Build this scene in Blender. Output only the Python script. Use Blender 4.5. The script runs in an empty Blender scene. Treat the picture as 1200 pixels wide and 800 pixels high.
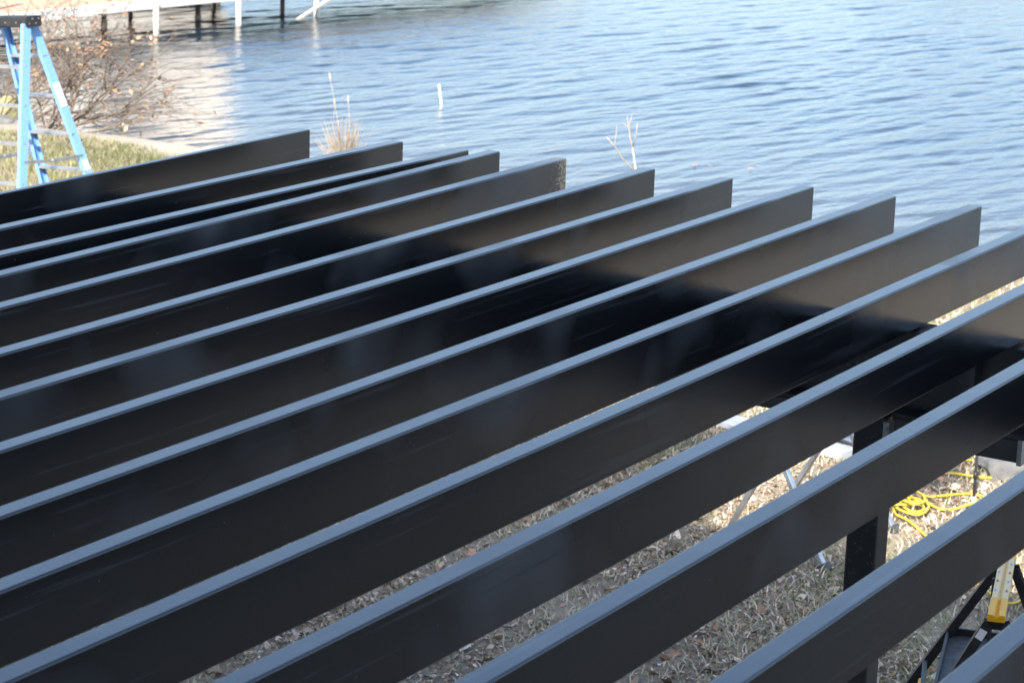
import bpy, bmesh, math, random
import numpy as np
from mathutils import Vector, Matrix, noise

random.seed(7)
rng = np.random.default_rng(11)
sc = bpy.context.scene
COL = sc.collection

# ------------------------------------------------------------------ camera
FW = Vector((0.82504634, 0.50864753, -0.24612239)).normalized()
RT = Vector((0.53104651, -0.84680742, 0.03011296)).normalized()
UP = RT.cross(FW).normalized()
EYE = Vector((0.0, 0.0, 4.0))
FPX = 2783.84
cd = bpy.data.cameras.new("camera")
cam = bpy.data.objects.new("camera", cd)
COL.objects.link(cam)
m = Matrix.Identity(4)
for i in range(3):
    m[i][0] = RT[i]; m[i][1] = UP[i]; m[i][2] = -FW[i]; m[i][3] = EYE[i]
cam.matrix_world = m
cd.sensor_width = 36.0
cd.lens = FPX / 1200.0 * 36.0
cd.clip_start = 0.05
cd.clip_end = 8000
cd.dof.use_dof = True
cd.dof.focus_distance = 7.2
cd.dof.aperture_fstop = 10.0
sc.camera = cam

# ------------------------------------------------------------------ sky, sun, exposure
SUN_EL = math.radians(39.3)
SUN_AZ = math.atan2(-0.95, -0.31)            # clockwise from +Y, the sun stands behind the house
SUN = Vector((math.sin(SUN_AZ) * math.cos(SUN_EL), math.cos(SUN_AZ) * math.cos(SUN_EL), math.sin(SUN_EL)))
w = bpy.data.worlds.new("World")
sc.world = w
w.use_nodes = True
nt = w.node_tree
nt.nodes.clear()
sky = nt.nodes.new('ShaderNodeTexSky')
sky.sky_type = 'NISHITA'
sky.sun_disc = False
sky.sun_elevation = SUN_EL
sky.sun_rotation = SUN_AZ
sky.altitude = 200
sky.air_density = 0.9
sky.dust_density = 2.0
sky.ozone_density = 0.9
bg = nt.nodes.new('ShaderNodeBackground')
bg.inputs['Strength'].default_value = 0.145
out = nt.nodes.new('ShaderNodeOutputWorld')
nt.links.new(sky.outputs[0], bg.inputs[0])
nt.links.new(bg.outputs[0], out.inputs[0])
sl = bpy.data.lights.new("sun", 'SUN')
sl.energy = 4.8
sl.angle = math.radians(0.53)
sl.color = (1.0, 0.94, 0.85)
so = bpy.data.objects.new("sun", sl)
COL.objects.link(so)
so.rotation_euler = (-SUN).to_track_quat('-Z', 'Y').to_euler()
vs = sc.view_settings
vs.view_transform = 'Standard'
vs.look = 'None'
vs.gamma = 1.0
vs.use_curve_mapping = False
vs.exposure = 1.36


# ------------------------------------------------------------------ helpers
def ray(x, y):
    return FW + RT * ((x - 600) / FPX) + UP * ((400 - y) / FPX)


def gnd(x, y, z=0.0):
    d = ray(x, y)
    return EYE + d * ((z - EYE.z) / d.z)


def dep(x, y, depth):
    return EYE + ray(x, y) * depth


def link(name, me, mat=None, parent=None):
    o = bpy.data.objects.new(name, me)
    COL.objects.link(o)
    if mat is not None and not me.materials:
        me.materials.append(mat)
    if parent is not None:
        o.parent = parent
        o.matrix_parent_inverse = Matrix.Translation(-parent.location)
    return o


def tag(o, label=None, cat=None, group=None, kind=None):
    if label: o["label"] = label
    if cat: o["category"] = cat
    if group: o["group"] = group
    if kind: o["kind"] = kind
    return o


def empty(name, loc, label, cat, group=None):
    o = bpy.data.objects.new(name, None)
    o.location = loc
    o.empty_display_size = 0.2
    COL.objects.link(o)
    return tag(o, label, cat, group)


def mesh_from(name, verts, faces, smooth=False, cols=None):
    me = bpy.data.meshes.new(name)
    me.from_pydata([tuple(v) for v in verts], [], faces)
    me.update()
    if smooth:
        me.polygons.foreach_set("use_smooth", [True] * len(me.polygons))
    if cols is not None:
        a = me.color_attributes.new("tint", 'FLOAT_COLOR', 'POINT')
        a.data.foreach_set("color", np.asarray(cols, dtype=np.float32).ravel())
    return me


def np_mesh(name, V, Fc, smooth=False, cols=None):
    """V (n,3), Fc (m,k) arrays, fast"""
    me = bpy.data.meshes.new(name)
    V = np.ascontiguousarray(V, dtype=np.float32); Fc = np.ascontiguousarray(Fc, dtype=np.int32)
    k = Fc.shape[1]
    me.vertices.add(len(V)); me.vertices.foreach_set("co", V.ravel())
    me.loops.add(Fc.size); me.loops.foreach_set("vertex_index", Fc.ravel())
    me.polygons.add(len(Fc))
    me.polygons.foreach_set("loop_start", np.arange(0, Fc.size, k, dtype=np.int32))
    me.polygons.foreach_set("loop_total", np.full(len(Fc), k, dtype=np.int32))
    if smooth:
        me.polygons.foreach_set("use_smooth", np.ones(len(Fc), dtype=bool))
    me.update(calc_edges=True)
    if cols is not None:
        a = me.color_attributes.new("tint", 'FLOAT_COLOR', 'POINT')
        a.data.foreach_set("color", np.asarray(cols, dtype=np.float32).ravel())
    return me


class MB:
    """collects shapes for one mesh"""
    def __init__(s): s.v = []; s.f = []

    def box(s, lo, hi, M=None):
        b = len(s.v)
        for z in (lo[2], hi[2]):
            for x, y in ((lo[0], lo[1]), (hi[0], lo[1]), (hi[0], hi[1]), (lo[0], hi[1])):
                p = Vector((x, y, z))
                s.v.append(M @ p if M is not None else p)
        s.f += [tuple(b + i for i in q) for q in ((3, 2, 1, 0), (4, 5, 6, 7), (0, 1, 5, 4), (1, 2, 6, 5), (2, 3, 7, 6), (3, 0, 4, 7))]
        return s

    def sweep(s, prof, a, b, xd):
        """closed 2D profile (x,y) swept from a to b; xd = direction of profile x"""
        a = Vector(a); b = Vector(b); d = (b - a).normalized()
        xd = Vector(xd); xd = (xd - d * xd.dot(d)).normalized(); yd = d.cross(xd)
        n = len(prof); k = len(s.v)
        for p in (a, b):
            for (x, y) in prof: s.v.append(p + xd * x + yd * y)
        for i in range(n):
            j = (i + 1) % n
            s.f.append((k + i, k + j, k + n + j, k + n + i))
        s.f.append(tuple(k + i for i in reversed(range(n))))
        s.f.append(tuple(k + n + i for i in range(n)))
        return s

    def bar(s, a, b, wx, wy, xd):
        return s.sweep(rrect(wx, wy, min(wx, wy) * 0.12, 1), a, b, xd)

    def tube(s, pts, rad, n=8, cap=True):
        pts = [Vector(p) for p in pts]
        if not hasattr(rad, '__len__'): rad = [rad] * len(pts)
        k = len(s.v)
        t0 = (pts[1] - pts[0]).normalized()
        ref = Vector((0, 0, 1)) if abs(t0.z) < 0.9 else Vector((1, 0, 0))
        nx = t0.cross(ref).normalized()
        for i, p in enumerate(pts):
            t = (pts[min(i + 1, len(pts) - 1)] - pts[max(i - 1, 0)]).normalized()
            nx = (nx - t * nx.dot(t)).normalized()
            ny = t.cross(nx)
            for q in range(n):
                an = 2 * math.pi * q / n
                s.v.append(p + (nx * math.cos(an) + ny * math.sin(an)) * rad[i])
        for i in range(len(pts) - 1):
            for q in range(n):
                r = (q + 1) % n
                s.f.append((k + i * n + q, k + i * n + r, k + (i + 1) * n + r, k + (i + 1) * n + q))
        if cap:
            s.f.append(tuple(k + q for q in reversed(range(n))))
            e = k + (len(pts) - 1) * n
            s.f.append(tuple(e + q for q in range(n)))
        return s

    def build(s, name, mat, parent=None, smooth=False):
        me = mesh_from(name, s.v, s.f, smooth)
        return link(name, me, mat, parent)


def rrect(wx, wy, r, seg=3):
    pts = []
    for cx, cy, a0 in ((wx / 2 - r, wy / 2 - r, 0), (-wx / 2 + r, wy / 2 - r, 90), (-wx / 2 + r, -wy / 2 + r, 180), (wx / 2 - r, -wy / 2 + r, 270)):
        for i in range(seg + 1):
            a = math.radians(a0 + 90 * i / seg)
            pts.append((cx + r * math.cos(a), cy + r * math.sin(a)))
    return pts


# ------------------------------------------------------------------ materials
def new_mat(name):
    mt = bpy.data.materials.new(name)
    mt.use_nodes = True
    t = mt.node_tree
    return mt, t, t.nodes['Principled BSDF']


def nd(t, typ, **kw):
    n = t.nodes.new(typ)
    for k, v in kw.items():
        if k in n.inputs: n.inputs[k].default_value = v
        else: setattr(n, k, v)
    return n


def ramp(t, stops):
    r = t.nodes.new('ShaderNodeValToRGB')
    el = r.color_ramp.elements
    while len(el) > 1: el.remove(el[-1])
    el[0].position = stops[0][0]; el[0].color = (*stops[0][1], 1) if hasattr(stops[0][1], '__len__') else (stops[0][1],) * 3 + (1,)
    for p, c in stops[1:]:
        e = el.new(p); e.color = (*c, 1) if hasattr(c, '__len__') else (c,) * 3 + (1,)
    return r


def simple(name, c1, c2, rough=0.6, scale=8.0, bump=0.0, metallic=0.0, detail=6.0, stretch=None):
    """two-tone noise material in object space"""
    mt, t, b = new_mat(name)
    tc = nd(t, 'ShaderNodeTexCoord')
    src = tc.outputs['Object']
    if stretch:
        mp = nd(t, 'ShaderNodeMapping'); mp.inputs['Scale'].default_value = stretch
        t.links.new(src, mp.inputs[0]); src = mp.outputs[0]
    n = nd(t, 'ShaderNodeTexNoise', Scale=scale, Detail=detail, Roughness=0.62)
    t.links.new(src, n.inputs['Vector'])
    r = ramp(t, [(0.32, c1), (0.68, c2)])
    t.links.new(n.outputs[0], r.inputs[0])
    t.links.new(r.outputs[0], b.inputs['Base Color'])
    b.inputs['Roughness'].default_value = rough
    b.inputs['Metallic'].default_value = metallic
    if bump:
        bp = nd(t, 'ShaderNodeBump', Strength=0.6, Distance=bump)
        t.links.new(n.outputs[0], bp.inputs['Height'])
        t.links.new(bp.outputs[0], b.inputs['Normal'])
    return mt


def black_steel(name, mottle=None):
    """satin black paint on steel tube: faint chalky smudges, streaks, dust specks"""
    mt, t, b = new_mat(name)
    tc = nd(t, 'ShaderNodeTexCoord')
    oi = nd(t, 'ShaderNodeObjectInfo')
    off = nd(t, 'ShaderNodeVectorMath', operation='MULTIPLY'); off.inputs[1].default_value = (37.0, 13.0, 0.0)
    cmb = nd(t, 'ShaderNodeCombineXYZ')
    for k in ('X', 'Y', 'Z'): t.links.new(oi.outputs['Random'], cmb.inputs[k])
    t.links.new(cmb.outputs[0], off.inputs[0])
    add = nd(t, 'ShaderNodeVectorMath', operation='ADD')
    t.links.new(tc.outputs['Object'], add.inputs[0]); t.links.new(off.outputs[0], add.inputs[1])
    P = add.outputs[0]
    # smudges
    n1 = nd(t, 'ShaderNodeTexNoise', Scale=2.2, Detail=2.5, Roughness=0.45, Distortion=0.15); t.links.new(P, n1.inputs['Vector'])
    r1 = ramp(t, [(0.56, 0.0), (0.75, 1.0)]); t.links.new(n1.outputs[0], r1.inputs[0])
    # long scuffs along the tube
    mp = nd(t, 'ShaderNodeMapping'); mp.inputs['Scale'].default_value = (0.9, 30, 42); t.links.new(P, mp.inputs[0])
    n2 = nd(t, 'ShaderNodeTexNoise', Scale=1.6, Detail=3.0, Roughness=0.5); t.links.new(mp.outputs[0], n2.inputs['Vector'])
    r2 = ramp(t, [(0.60, 0.0), (0.68, 1.0)]); t.links.new(n2.outputs[0], r2.inputs[0])
    # dust specks
    v = nd(t, 'ShaderNodeTexVoronoi', Scale=16.0); t.links.new(P, v.inputs['Vector'])
    r3 = ramp(t, [(0.03, 1.0), (0.055, 0.0)]); t.links.new(v.outputs['Distance'], r3.inputs[0])
    mixa = nd(t, 'ShaderNodeMix', data_type='RGBA')
    mixa.inputs['A'].default_value = (0.0045, 0.0060, 0.0090, 1); mixa.inputs['B'].default_value = (0.075, 0.080, 0.085, 1)
    t.links.new(r1.outputs[0], mixa.inputs['Factor'])
    mixb = nd(t, 'ShaderNodeMix', data_type='RGBA'); mixb.inputs['B'].default_value = (0.034, 0.037, 0.042, 1)
    t.links.new(r2.outputs[0], mixb.inputs['Factor']); t.links.new(mixa.outputs['Result'], mixb.inputs['A'])
    mixc = nd(t, 'ShaderNodeMix', data_type='RGBA'); mixc.inputs['B'].default_value = (0.085, 0.085, 0.08, 1)
    t.links.new(r3.outputs[0], mixc.inputs['Factor']); t.links.new(mixb.outputs['Result'], mixc.inputs['A'])
    base = mixc.outputs['Result']
    # roughness: satin, duller where smudged
    rr = nd(t, 'ShaderNodeMapRange'); rr.inputs['To Min'].default_value = 0.27; rr.inputs['To Max'].default_value = 0.40
    t.links.new(r1.outputs[0], rr.inputs['Value'])
    rough = rr.outputs[0]
    if mottle is not None:  # pale tan mottle, denser towards the lake end
        x0, x1, lo = mottle
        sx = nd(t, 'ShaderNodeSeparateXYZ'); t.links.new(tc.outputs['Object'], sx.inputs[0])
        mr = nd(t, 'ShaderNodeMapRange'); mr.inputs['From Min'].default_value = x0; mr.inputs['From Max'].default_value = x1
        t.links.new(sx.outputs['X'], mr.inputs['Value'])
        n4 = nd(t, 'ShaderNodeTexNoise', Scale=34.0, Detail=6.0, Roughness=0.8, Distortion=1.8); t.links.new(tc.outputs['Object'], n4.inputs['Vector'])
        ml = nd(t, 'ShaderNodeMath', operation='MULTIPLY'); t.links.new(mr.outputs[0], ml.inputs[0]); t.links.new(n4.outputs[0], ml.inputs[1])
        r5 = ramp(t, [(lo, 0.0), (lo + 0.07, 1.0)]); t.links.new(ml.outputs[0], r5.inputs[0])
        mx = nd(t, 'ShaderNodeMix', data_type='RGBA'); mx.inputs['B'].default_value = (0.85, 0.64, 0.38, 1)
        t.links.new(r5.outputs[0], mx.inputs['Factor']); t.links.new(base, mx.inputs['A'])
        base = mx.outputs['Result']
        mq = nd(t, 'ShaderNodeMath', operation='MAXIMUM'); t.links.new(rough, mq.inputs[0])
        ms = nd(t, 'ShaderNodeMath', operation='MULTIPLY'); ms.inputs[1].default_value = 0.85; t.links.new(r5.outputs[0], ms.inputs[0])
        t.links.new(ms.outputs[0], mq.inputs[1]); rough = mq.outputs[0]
    t.links.new(base, b.inputs['Base Color'])
    t.links.new(rough, b.inputs['Roughness'])
    b.inputs['IOR'].default_value = 1.78
    # slight rolling of the sheet and fine orange peel
    n5 = nd(t, 'ShaderNodeTexNoise', Scale=3.0, Detail=2.0); t.links.new(P, n5.inputs['Vector'])
    n6 = nd(t, 'ShaderNodeTexNoise', Scale=420.0, Detail=2.0); t.links.new(P, n6.inputs['Vector'])
    b1 = nd(t, 'ShaderNodeBump', Strength=0.25, Distance=0.01); t.links.new(n5.outputs[0], b1.inputs['Height'])
    b2 = nd(t, 'ShaderNodeBump', Strength=0.12, Distance=0.0006); t.links.new(n6.outputs[0], b2.inputs['Height'])
    t.links.new(b1.outputs[0], b2.inputs['Normal']); t.links.new(b2.outputs[0], b.inputs['Normal'])
    return mt


def tinted(name, rough=0.8, sheen=0.0, trans=0.0):
    """colour comes from the per-leaf tint attribute"""
    mt, t, b = new_mat(name)
    a = nd(t, 'ShaderNodeAttribute', attribute_name='tint')
    n = nd(t, 'ShaderNodeTexNoise', Scale=40.0, Detail=3.0)
    tc = nd(t, 'ShaderNodeTexCoord'); t.links.new(tc.outputs['Object'], n.inputs['Vector'])
    hs = nd(t, 'ShaderNodeHueSaturation'); t.links.new(a.outputs['Color'], hs.inputs['Color'])
    mr = nd(t, 'ShaderNodeMapRange'); mr.inputs['To Min'].default_value = 0.75; mr.inputs['To Max'].default_value = 1.25
    t.links.new(n.outputs[0], mr.inputs['Value']); t.links.new(mr.outputs[0], hs.inputs['Value'])
    t.links.new(hs.outputs[0], b.inputs['Base Color'])
    b.inputs['Roughness'].default_value = rough
    return mt


M = {}
M['steel'] = black_steel('satin_black_steel')
M['steel_mottle'] = black_steel('satin_black_steel_mottle', mottle=(7.02, 7.90, 0.185))
M['steel_mottle2'] = black_steel('satin_black_steel_flecks', mottle=(7.15, 7.95, 0.145))
M['greysteel'] = simple('dark_grey_steel', (0.035, 0.038, 0.042), (0.06, 0.064, 0.07), 0.45, 14)  # a lighter grey than the black frame steel
M['galv'] = simple('galvanised_plate', (0.35, 0.36, 0.38), (0.55, 0.56, 0.58), 0.38, 30, metallic=0.9)
M['alu'] = simple('mill_aluminium', (0.42, 0.44, 0.46), (0.62, 0.64, 0.66), 0.34, 20, metallic=0.85)
M['blue'] = simple('blue_fibreglass', (0.15, 0.32, 0.62), (0.20, 0.38, 0.68), 0.38, 30)
M['blackplastic'] = simple('black_plastic', (0.012, 0.012, 0.013), (0.03, 0.03, 0.032), 0.5, 25)
M['greyplastic'] = simple('scuffed_grey_plastic', (0.03, 0.033, 0.037), (0.10, 0.105, 0.11), 0.55, 35)
M['yellow'] = simple('yellow_plastic', (0.82, 0.42, 0.008), (0.88, 0.50, 0.015), 0.45, 18)
M['oak'] = simple('printed_yellow_top', (0.72, 0.54, 0.24), (0.85, 0.68, 0.36), 0.5, 40, stretch=(1, 6, 6))
M['rust'] = simple('printed_red_mark', (0.25, 0.06, 0.03), (0.32, 0.08, 0.04), 0.5, 20)
M['cord'] = simple('yellow_cord', (0.62, 0.46, 0.03), (0.74, 0.56, 0.06), 0.45, 12)
M['white'] = simple('white_paint', (0.62, 0.61, 0.58), (0.74, 0.73, 0.70), 0.55, 6)
M['sticker'] = simple('white_sticker', (0.75, 0.76, 0.76), (0.85, 0.85, 0.85), 0.4, 10)
M['boathouse'] = simple('white_boathouse_siding', (0.70, 0.68, 0.62), (0.80, 0.78, 0.72), 0.6, 5)
M['foam'] = simple('white_board', (0.48, 0.50, 0.53), (0.60, 0.62, 0.64), 0.6, 5)
M['deckwood'] = simple('cedar_deck_board', (0.46, 0.23, 0.15), (0.60, 0.34, 0.24), 0.75, 9, bump=0.002, stretch=(1, 14, 14))
M['pile'] = simple('weathered_pile', (0.10, 0.085, 0.07), (0.26, 0.23, 0.19), 0.85, 14, bump=0.004, stretch=(6, 6, 1))
M['pilewhite'] = simple('whitewashed_pile', (0.30, 0.28, 0.24), (0.55, 0.53, 0.49), 0.75, 14, bump=0.003, stretch=(6, 6, 1))
M['bark'] = simple('grey_brown_bark', (0.07, 0.052, 0.04), (0.20, 0.155, 0.12), 0.9, 20, bump=0.004, stretch=(4, 4, 1))
M['palebark'] = simple('bleached_twig', (0.26, 0.22, 0.17), (0.42, 0.37, 0.30), 0.8, 30)
M['leaf'] = tinted('dead_leaf', 0.75)
M['blade'] = tinted('grass_blade', 0.7)
M['stone'] = simple('grey_fieldstone', (0.07, 0.07, 0.072), (0.19, 0.185, 0.175), 0.85, 6, bump=0.02)
M['moss'] = simple('mossy_fieldstone', (0.16, 0.15, 0.07), (0.32, 0.30, 0.15), 0.9, 7, bump=0.02)
M['siding'] = simple('grey_siding', (0.30, 0.31, 0.31), (0.36, 0.37, 0.37), 0.7, 4)
M['roof'] = simple('dark_shingle', (0.05, 0.05, 0.052), (0.10, 0.10, 0.10), 0.9, 10, bump=0.01)
mt, t, b = new_mat('window_glass'); M['glass'] = mt
b.inputs['Base Color'].default_value = (0.03, 0.04, 0.05, 1); b.inputs['Roughness'].default_value = 0.04

# ground: dormant turf, bare soil and a sandy margin at the lake
mt, t, b = new_mat('dormant_turf'); M['ground'] = mt
tc = nd(t, 'ShaderNodeTexCoord')
n1 = nd(t, 'ShaderNodeTexNoise', Scale=0.9, Detail=5.0, Roughness=0.6); n2 = nd(t, 'ShaderNodeTexNoise', Scale=34.0, Detail=6.0, Roughness=0.7)
for n in (n1, n2): t.links.new(tc.outputs['Object'], n.inputs['Vector'])
r1 = ramp(t, [(0.30, (0.20, 0.16, 0.115)), (0.5, (0.33, 0.27, 0.195)), (0.70, (0.29, 0.26, 0.155))])
r2 = ramp(t, [(0.3, 0.55), (0.7, 1.3)])
t.links.new(n1.outputs[0], r1.inputs[0]); t.links.new(n2.outputs[0], r2.inputs[0])
mx = nd(t, 'ShaderNodeMix', data_type='RGBA', blend_type='MULTIPLY'); mx.inputs['Factor'].default_value = 1.0
t.links.new(r1.outputs[0], mx.inputs['A']); t.links.new(r2.outputs[0], mx.inputs['B'])
sx = nd(t, 'ShaderNodeSeparateXYZ'); t.links.new(tc.outputs['Object'], sx.inputs[0])
ad = nd(t, 'ShaderNodeMath', operation='ADD'); t.links.new(sx.outputs['X'], ad.inputs[0]); t.links.new(n1.outputs[0], ad.inputs[1])
mr = nd(t, 'ShaderNodeMapRange'); mr.inputs['From Min'].default_value = 17.95; mr.inputs['From Max'].default_value = 18.45
t.links.new(ad.outputs[0], mr.inputs['Value'])
ms = nd(t, 'ShaderNodeMix', data_type='RGBA'); ms.inputs['B'].default_value = (0.38, 0.345, 0.29, 1)
t.links.new(mr.outputs[0], ms.inputs['Factor']); t.links.new(mx.outputs['Result'], ms.inputs['A'])
t.links.new(ms.outputs['Result'], b.inputs['Base Color'])
b.inputs['Roughness'].default_value = 0.95
bp = nd(t, 'ShaderNodeBump', Strength=0.8, Distance=0.02); t.links.new(n2.outputs[0], bp.inputs['Height']); t.links.new(bp.outputs[0], b.inputs['Normal'])

# lake water: mirror-like skin over a body that is sandy near the shore
mt, t, b = new_mat('lake_water'); M['water'] = mt
tc = nd(t, 'ShaderNodeTexCoord')
sx = nd(t, 'ShaderNodeSeparateXYZ'); t.links.new(tc.outputs['Object'], sx.inputs[0])
mr = nd(t, 'ShaderNodeMapRange'); mr.inputs['From Min'].default_value = 18.2; mr.inputs['From Max'].default_value = 25.0
t.links.new(sx.outputs['X'], mr.inputs['Value'])
rw = ramp(t, [(0.0, (0.085, 0.072, 0.055)), (0.45, (0.035, 0.042, 0.045)), (1.0, (0.012, 0.022, 0.032))])
t.links.new(mr.outputs[0], rw.inputs[0]); t.links.new(rw.outputs[0], b.inputs['Base Color'])
b.inputs['Roughness'].default_value = 0.04
b.inputs['IOR'].default_value = 1.34
mp = nd(t, 'ShaderNodeMapping'); mp.inputs['Scale'].default_value = (1.0, 2.4, 1.0); mp.inputs['Rotation'].default_value = (0, 0, 0.12)
t.links.new(tc.outputs['Object'], mp.inputs[0])
n1 = nd(t, 'ShaderNodeTexNoise', Scale=9.0, Detail=4.0, Roughness=0.55); t.links.new(mp.outputs[0], n1.inputs['Vector'])
bp = nd(t, 'ShaderNodeBump', Strength=0.30, Distance=0.02); t.links.new(n1.outputs[0], bp.inputs['Height']); t.links.new(bp.outputs[0], b.inputs['Normal'])

# ------------------------------------------------------------------ ground and lake
WATER = -0.25


def gheight(x, y):
    h = 0.035 * math.sin(x * 0.9 + 1.3) * math.sin(y * 0.7) + 0.02 * math.sin(2.3 * x + y)
    s = min(max((x - 17.7 - 0.25 * math.sin(y * 0.55)) / 1.6, 0), 1)
    s = s * s * (3 - 2 * s)
    return h * (1 - s) * 0.6 - 1.1 * s


xs = np.concatenate([np.linspace(-1500, -20, 12), np.linspace(-16, 4, 11), np.linspace(5, 22, 69), np.linspace(26, 60, 6), np.linspace(150, 4000, 6)])
ys = np.concatenate([np.linspace(-4000, -60, 12), np.linspace(-40, -4, 10), np.linspace(-2, 24, 105), np.linspace(28, 80, 8), np.linspace(160, 4000, 8)])
V = np.array([(x, y, gheight(x, y)) for y in ys for x in xs])
nx = len(xs); ny = len(ys)
I = np.arange(nx * ny).reshape(ny, nx)
Fq = np.stack([I[:-1, :-1], I[:-1, 1:], I[1:, 1:], I[1:, :-1]], -1).reshape(-1, 4)
tag(link('ground', np_mesh('ground', V, Fq, True), M['ground']), kind='structure')

# water: one sheet, finely meshed where its waves can be told apart
th = np.concatenate([np.linspace(-80, 39, 22)[:-1], np.linspace(39, 78, 600), np.linspace(78, 190, 22)[1:]])
th = np.radians(th)                                    # clockwise from +Y
rr = [13.0]
while rr[-1] < 4500:
    r = rr[-1]; rr.append(r * (1.00115 if 17.5 < r < 46 else (1.02 if r < 200 else 1.15)))
rr = np.array(rr)
TH, RR = np.meshgrid(th, rr)
X = RR * np.sin(TH); Y = RR * np.cos(TH)
Z = np.zeros_like(X)
r2 = np.random.default_rng(5)
for i in range(90):
    lam = 0.12 * (0.95 / 0.12) ** (r2.random() ** 1.1)
    an = r2.normal(0.14, 0.24)
    kx, ky = math.sin(an), math.cos(an)
    k = 2 * math.pi / lam
    slope = 0.0118 * (1.0 if lam < 0.6 else 0.75)
    ph = k * (kx * X + ky * Y) + r2.random() * 6.283
    Z += slope / k * (np.sin(ph) + 0.22 * np.sin(2 * ph + 0.6))
deg = np.degrees(TH)
mask = np.clip((deg - 38) / 3, 0, 1) * np.clip((79 - deg) / 3, 0, 1) * np.clip((90 - RR) / 40, 0, 1)
# gusts: patches of stronger and weaker ripple
gust = 0.92 + 0.30 * np.sin(X * 0.35 + 0.8 * np.sin(Y * 0.22)) * np.sin(Y * 0.31 + 1.0)
Z = Z * mask * gust + WATER
V = np.stack([X, Y, Z], -1).reshape(-1, 3)
I = np.arange(V.shape[0]).reshape(len(rr), len(th))
Fq = np.stack([I[:-1, :-1], I[1:, :-1], I[1:, 1:], I[:-1, 1:]], -1).reshape(-1, 4)
cx = X[:-1, :-1].reshape(-1)
Fq = Fq[cx > 15.0]
tag(link('water', np_mesh('water', V, Fq, True), M['water']), kind='structure')

# ------------------------------------------------------------------ house behind the camera (casts the shade)
HX, EAVE, HY0, HY1 = -1.2, 9.78, -16.0, 10.0
hs = empty('house', (HX, 0, 0), 'tall grey sided lake house behind the steel frame', 'house')
MB().box((HX - 8, HY0, 0), (HX, HY1, EAVE - 0.25)).build('wall', M['siding'], hs)
rf = MB()
prof = [(-0.65, EAVE), (-0.65, EAVE - 0.2), (HX - 4, EAVE + 1.4), (HX - 8.6, EAVE - 0.2), (HX - 8.6, EAVE), (HX - 4, EAVE + 1.65)]
k = len(prof)
for y in (HY0 - 0.5, HY1 + 0.5):
    rf.v += [Vector((x, y, z)) for x, z in prof]
rf.f += [(i, (i + 1) % k, k + (i + 1) % k, k + i) for i in range(k)] + [tuple(reversed(range(k))), tuple(range(k, 2 * k))]
rf.build('roof', M['roof'], hs)
for y in (-12.5, -9, -5.5, 5, 8):
    for z in (1.0, 6.0):
        wo = MB().box((HX, y - 0.6, z), (HX + 0.04, y + 0.6, z + 1.4)).build('window', M['white'], hs)
        MB().box((HX + 0.03, y - 0.52, z + 0.08), (HX + 0.046, y + 0.52, z + 1.32)).build('pane', M['glass'], wo)
MB().box((HX - 8, HY0, EAVE - 0.25), (HX - 0.02, -2.3, EAVE + 2.5)).build('wall', M['siding'], hs)  # unseen taller wing and its roof, added to stretch the shade lakewards
rf = MB()
prof = [(-0.65, EAVE + 2.8), (-0.65, EAVE + 2.6), (HX - 4, EAVE + 4.1), (HX - 8.6, EAVE + 2.6), (HX - 8.6, EAVE + 2.8), (HX - 4, EAVE + 4.3)]
for y in (HY0 - 0.52, -2.0):
    rf.v += [Vector((x, y, z)) for x, z in prof]
rf.f += [(i, (i + 1) % k, k + (i + 1) % k, k + i) for i in range(k)] + [tuple(reversed(range(k))), tuple(range(k, 2 * k))]
rf.build('roof', M['roof'], hs)
do = MB().box((HX, -1.0, 2.56), (HX + 0.05, 1.0, 4.65)).build('door', M['white'], hs)
for y in (-0.48, 0.48): MB().box((HX + 0.03, y - 0.4, 2.7), (HX + 0.056, y + 0.4, 4.55)).build('pane', M['glass'], do)

# wooded far shore of the lake
mb = MB()
fx = []
for k2 in range(181):
    an = math.radians(-75 + 250 * k2 / 180)
    rad = 340 + 60 * math.sin(k2 * 0.21) + 25 * math.sin(k2 * 0.83)
    hh = 17 + 4 * math.sin(k2 * 0.37) + 2.5 * math.sin(k2 * 1.9 + 1) + random.uniform(-1.2, 1.2)
    for r_, z_ in ((rad, -0.6), (rad + 6, hh * 0.6), (rad + 16, hh), (rad + 160, hh * 1.15)):
        mb.v.append(Vector((r_ * math.sin(an), r_ * math.cos(an), z_)))
for k2 in range(180):
    for j in range(3):
        a_ = k2 * 4 + j
        mb.f.append((a_, a_ + 1, a_ + 5, a_ + 4))
tag(mb.build('hills', simple('far_woodland', (0.05, 0.055, 0.03), (0.11, 0.095, 0.06), 0.95, 0.05), None, True), kind='structure')

# ------------------------------------------------------------------ tree behind the house, its crown dapples the shade edge
# ------------------------------------------------------------------ steel deck frame
H_J, W_J = 0.146, 0.0525
joists = [  # front face y, top z at x=5, slope, end x, width
    (5.462, 2.4954, 0.0055, 7.322, 0.028), (5.065, 2.5003, -0.0004, 7.382, W_J), (4.794, 2.502, -0.0037, 7.421, W_J),
    (4.628, 2.4976, 0.0064, 7.379, W_J), (4.36, 2.4993, 0.0056, 7.414, W_J), (4.025, 2.4988, 0.0034, 7.474, W_J),
    (3.737, 2.5, -0.0001, 7.530, W_J), (3.446, 2.4996, -0.0009, 7.587, W_J), (3.144, 2.4997, -0.0002, 7.607, W_J),
    (2.852, 2.498, -0.0018, 7.669, W_J), (2.55, 2.4995, -0.0009, 7.71, W_J), (2.241, 2.5001, 0.0003, 7.74, W_J),
    (1.927, 2.5008, 0.001, 7.78, W_J), (1.583, 2.5027, 0.0025, 7.82, W_J), (1.272, 2.506, 0.004, 7.86, W_J), (0.96, 2.504, 0.002, 7.9, W_J)]
fr = empty('deck_frame', (6.38, 2.66, 0), 'black steel deck frame of parallel tubes on posts beside the lake', 'deck frame')


def ground_z(x, y): return gheight(x, y)


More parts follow.
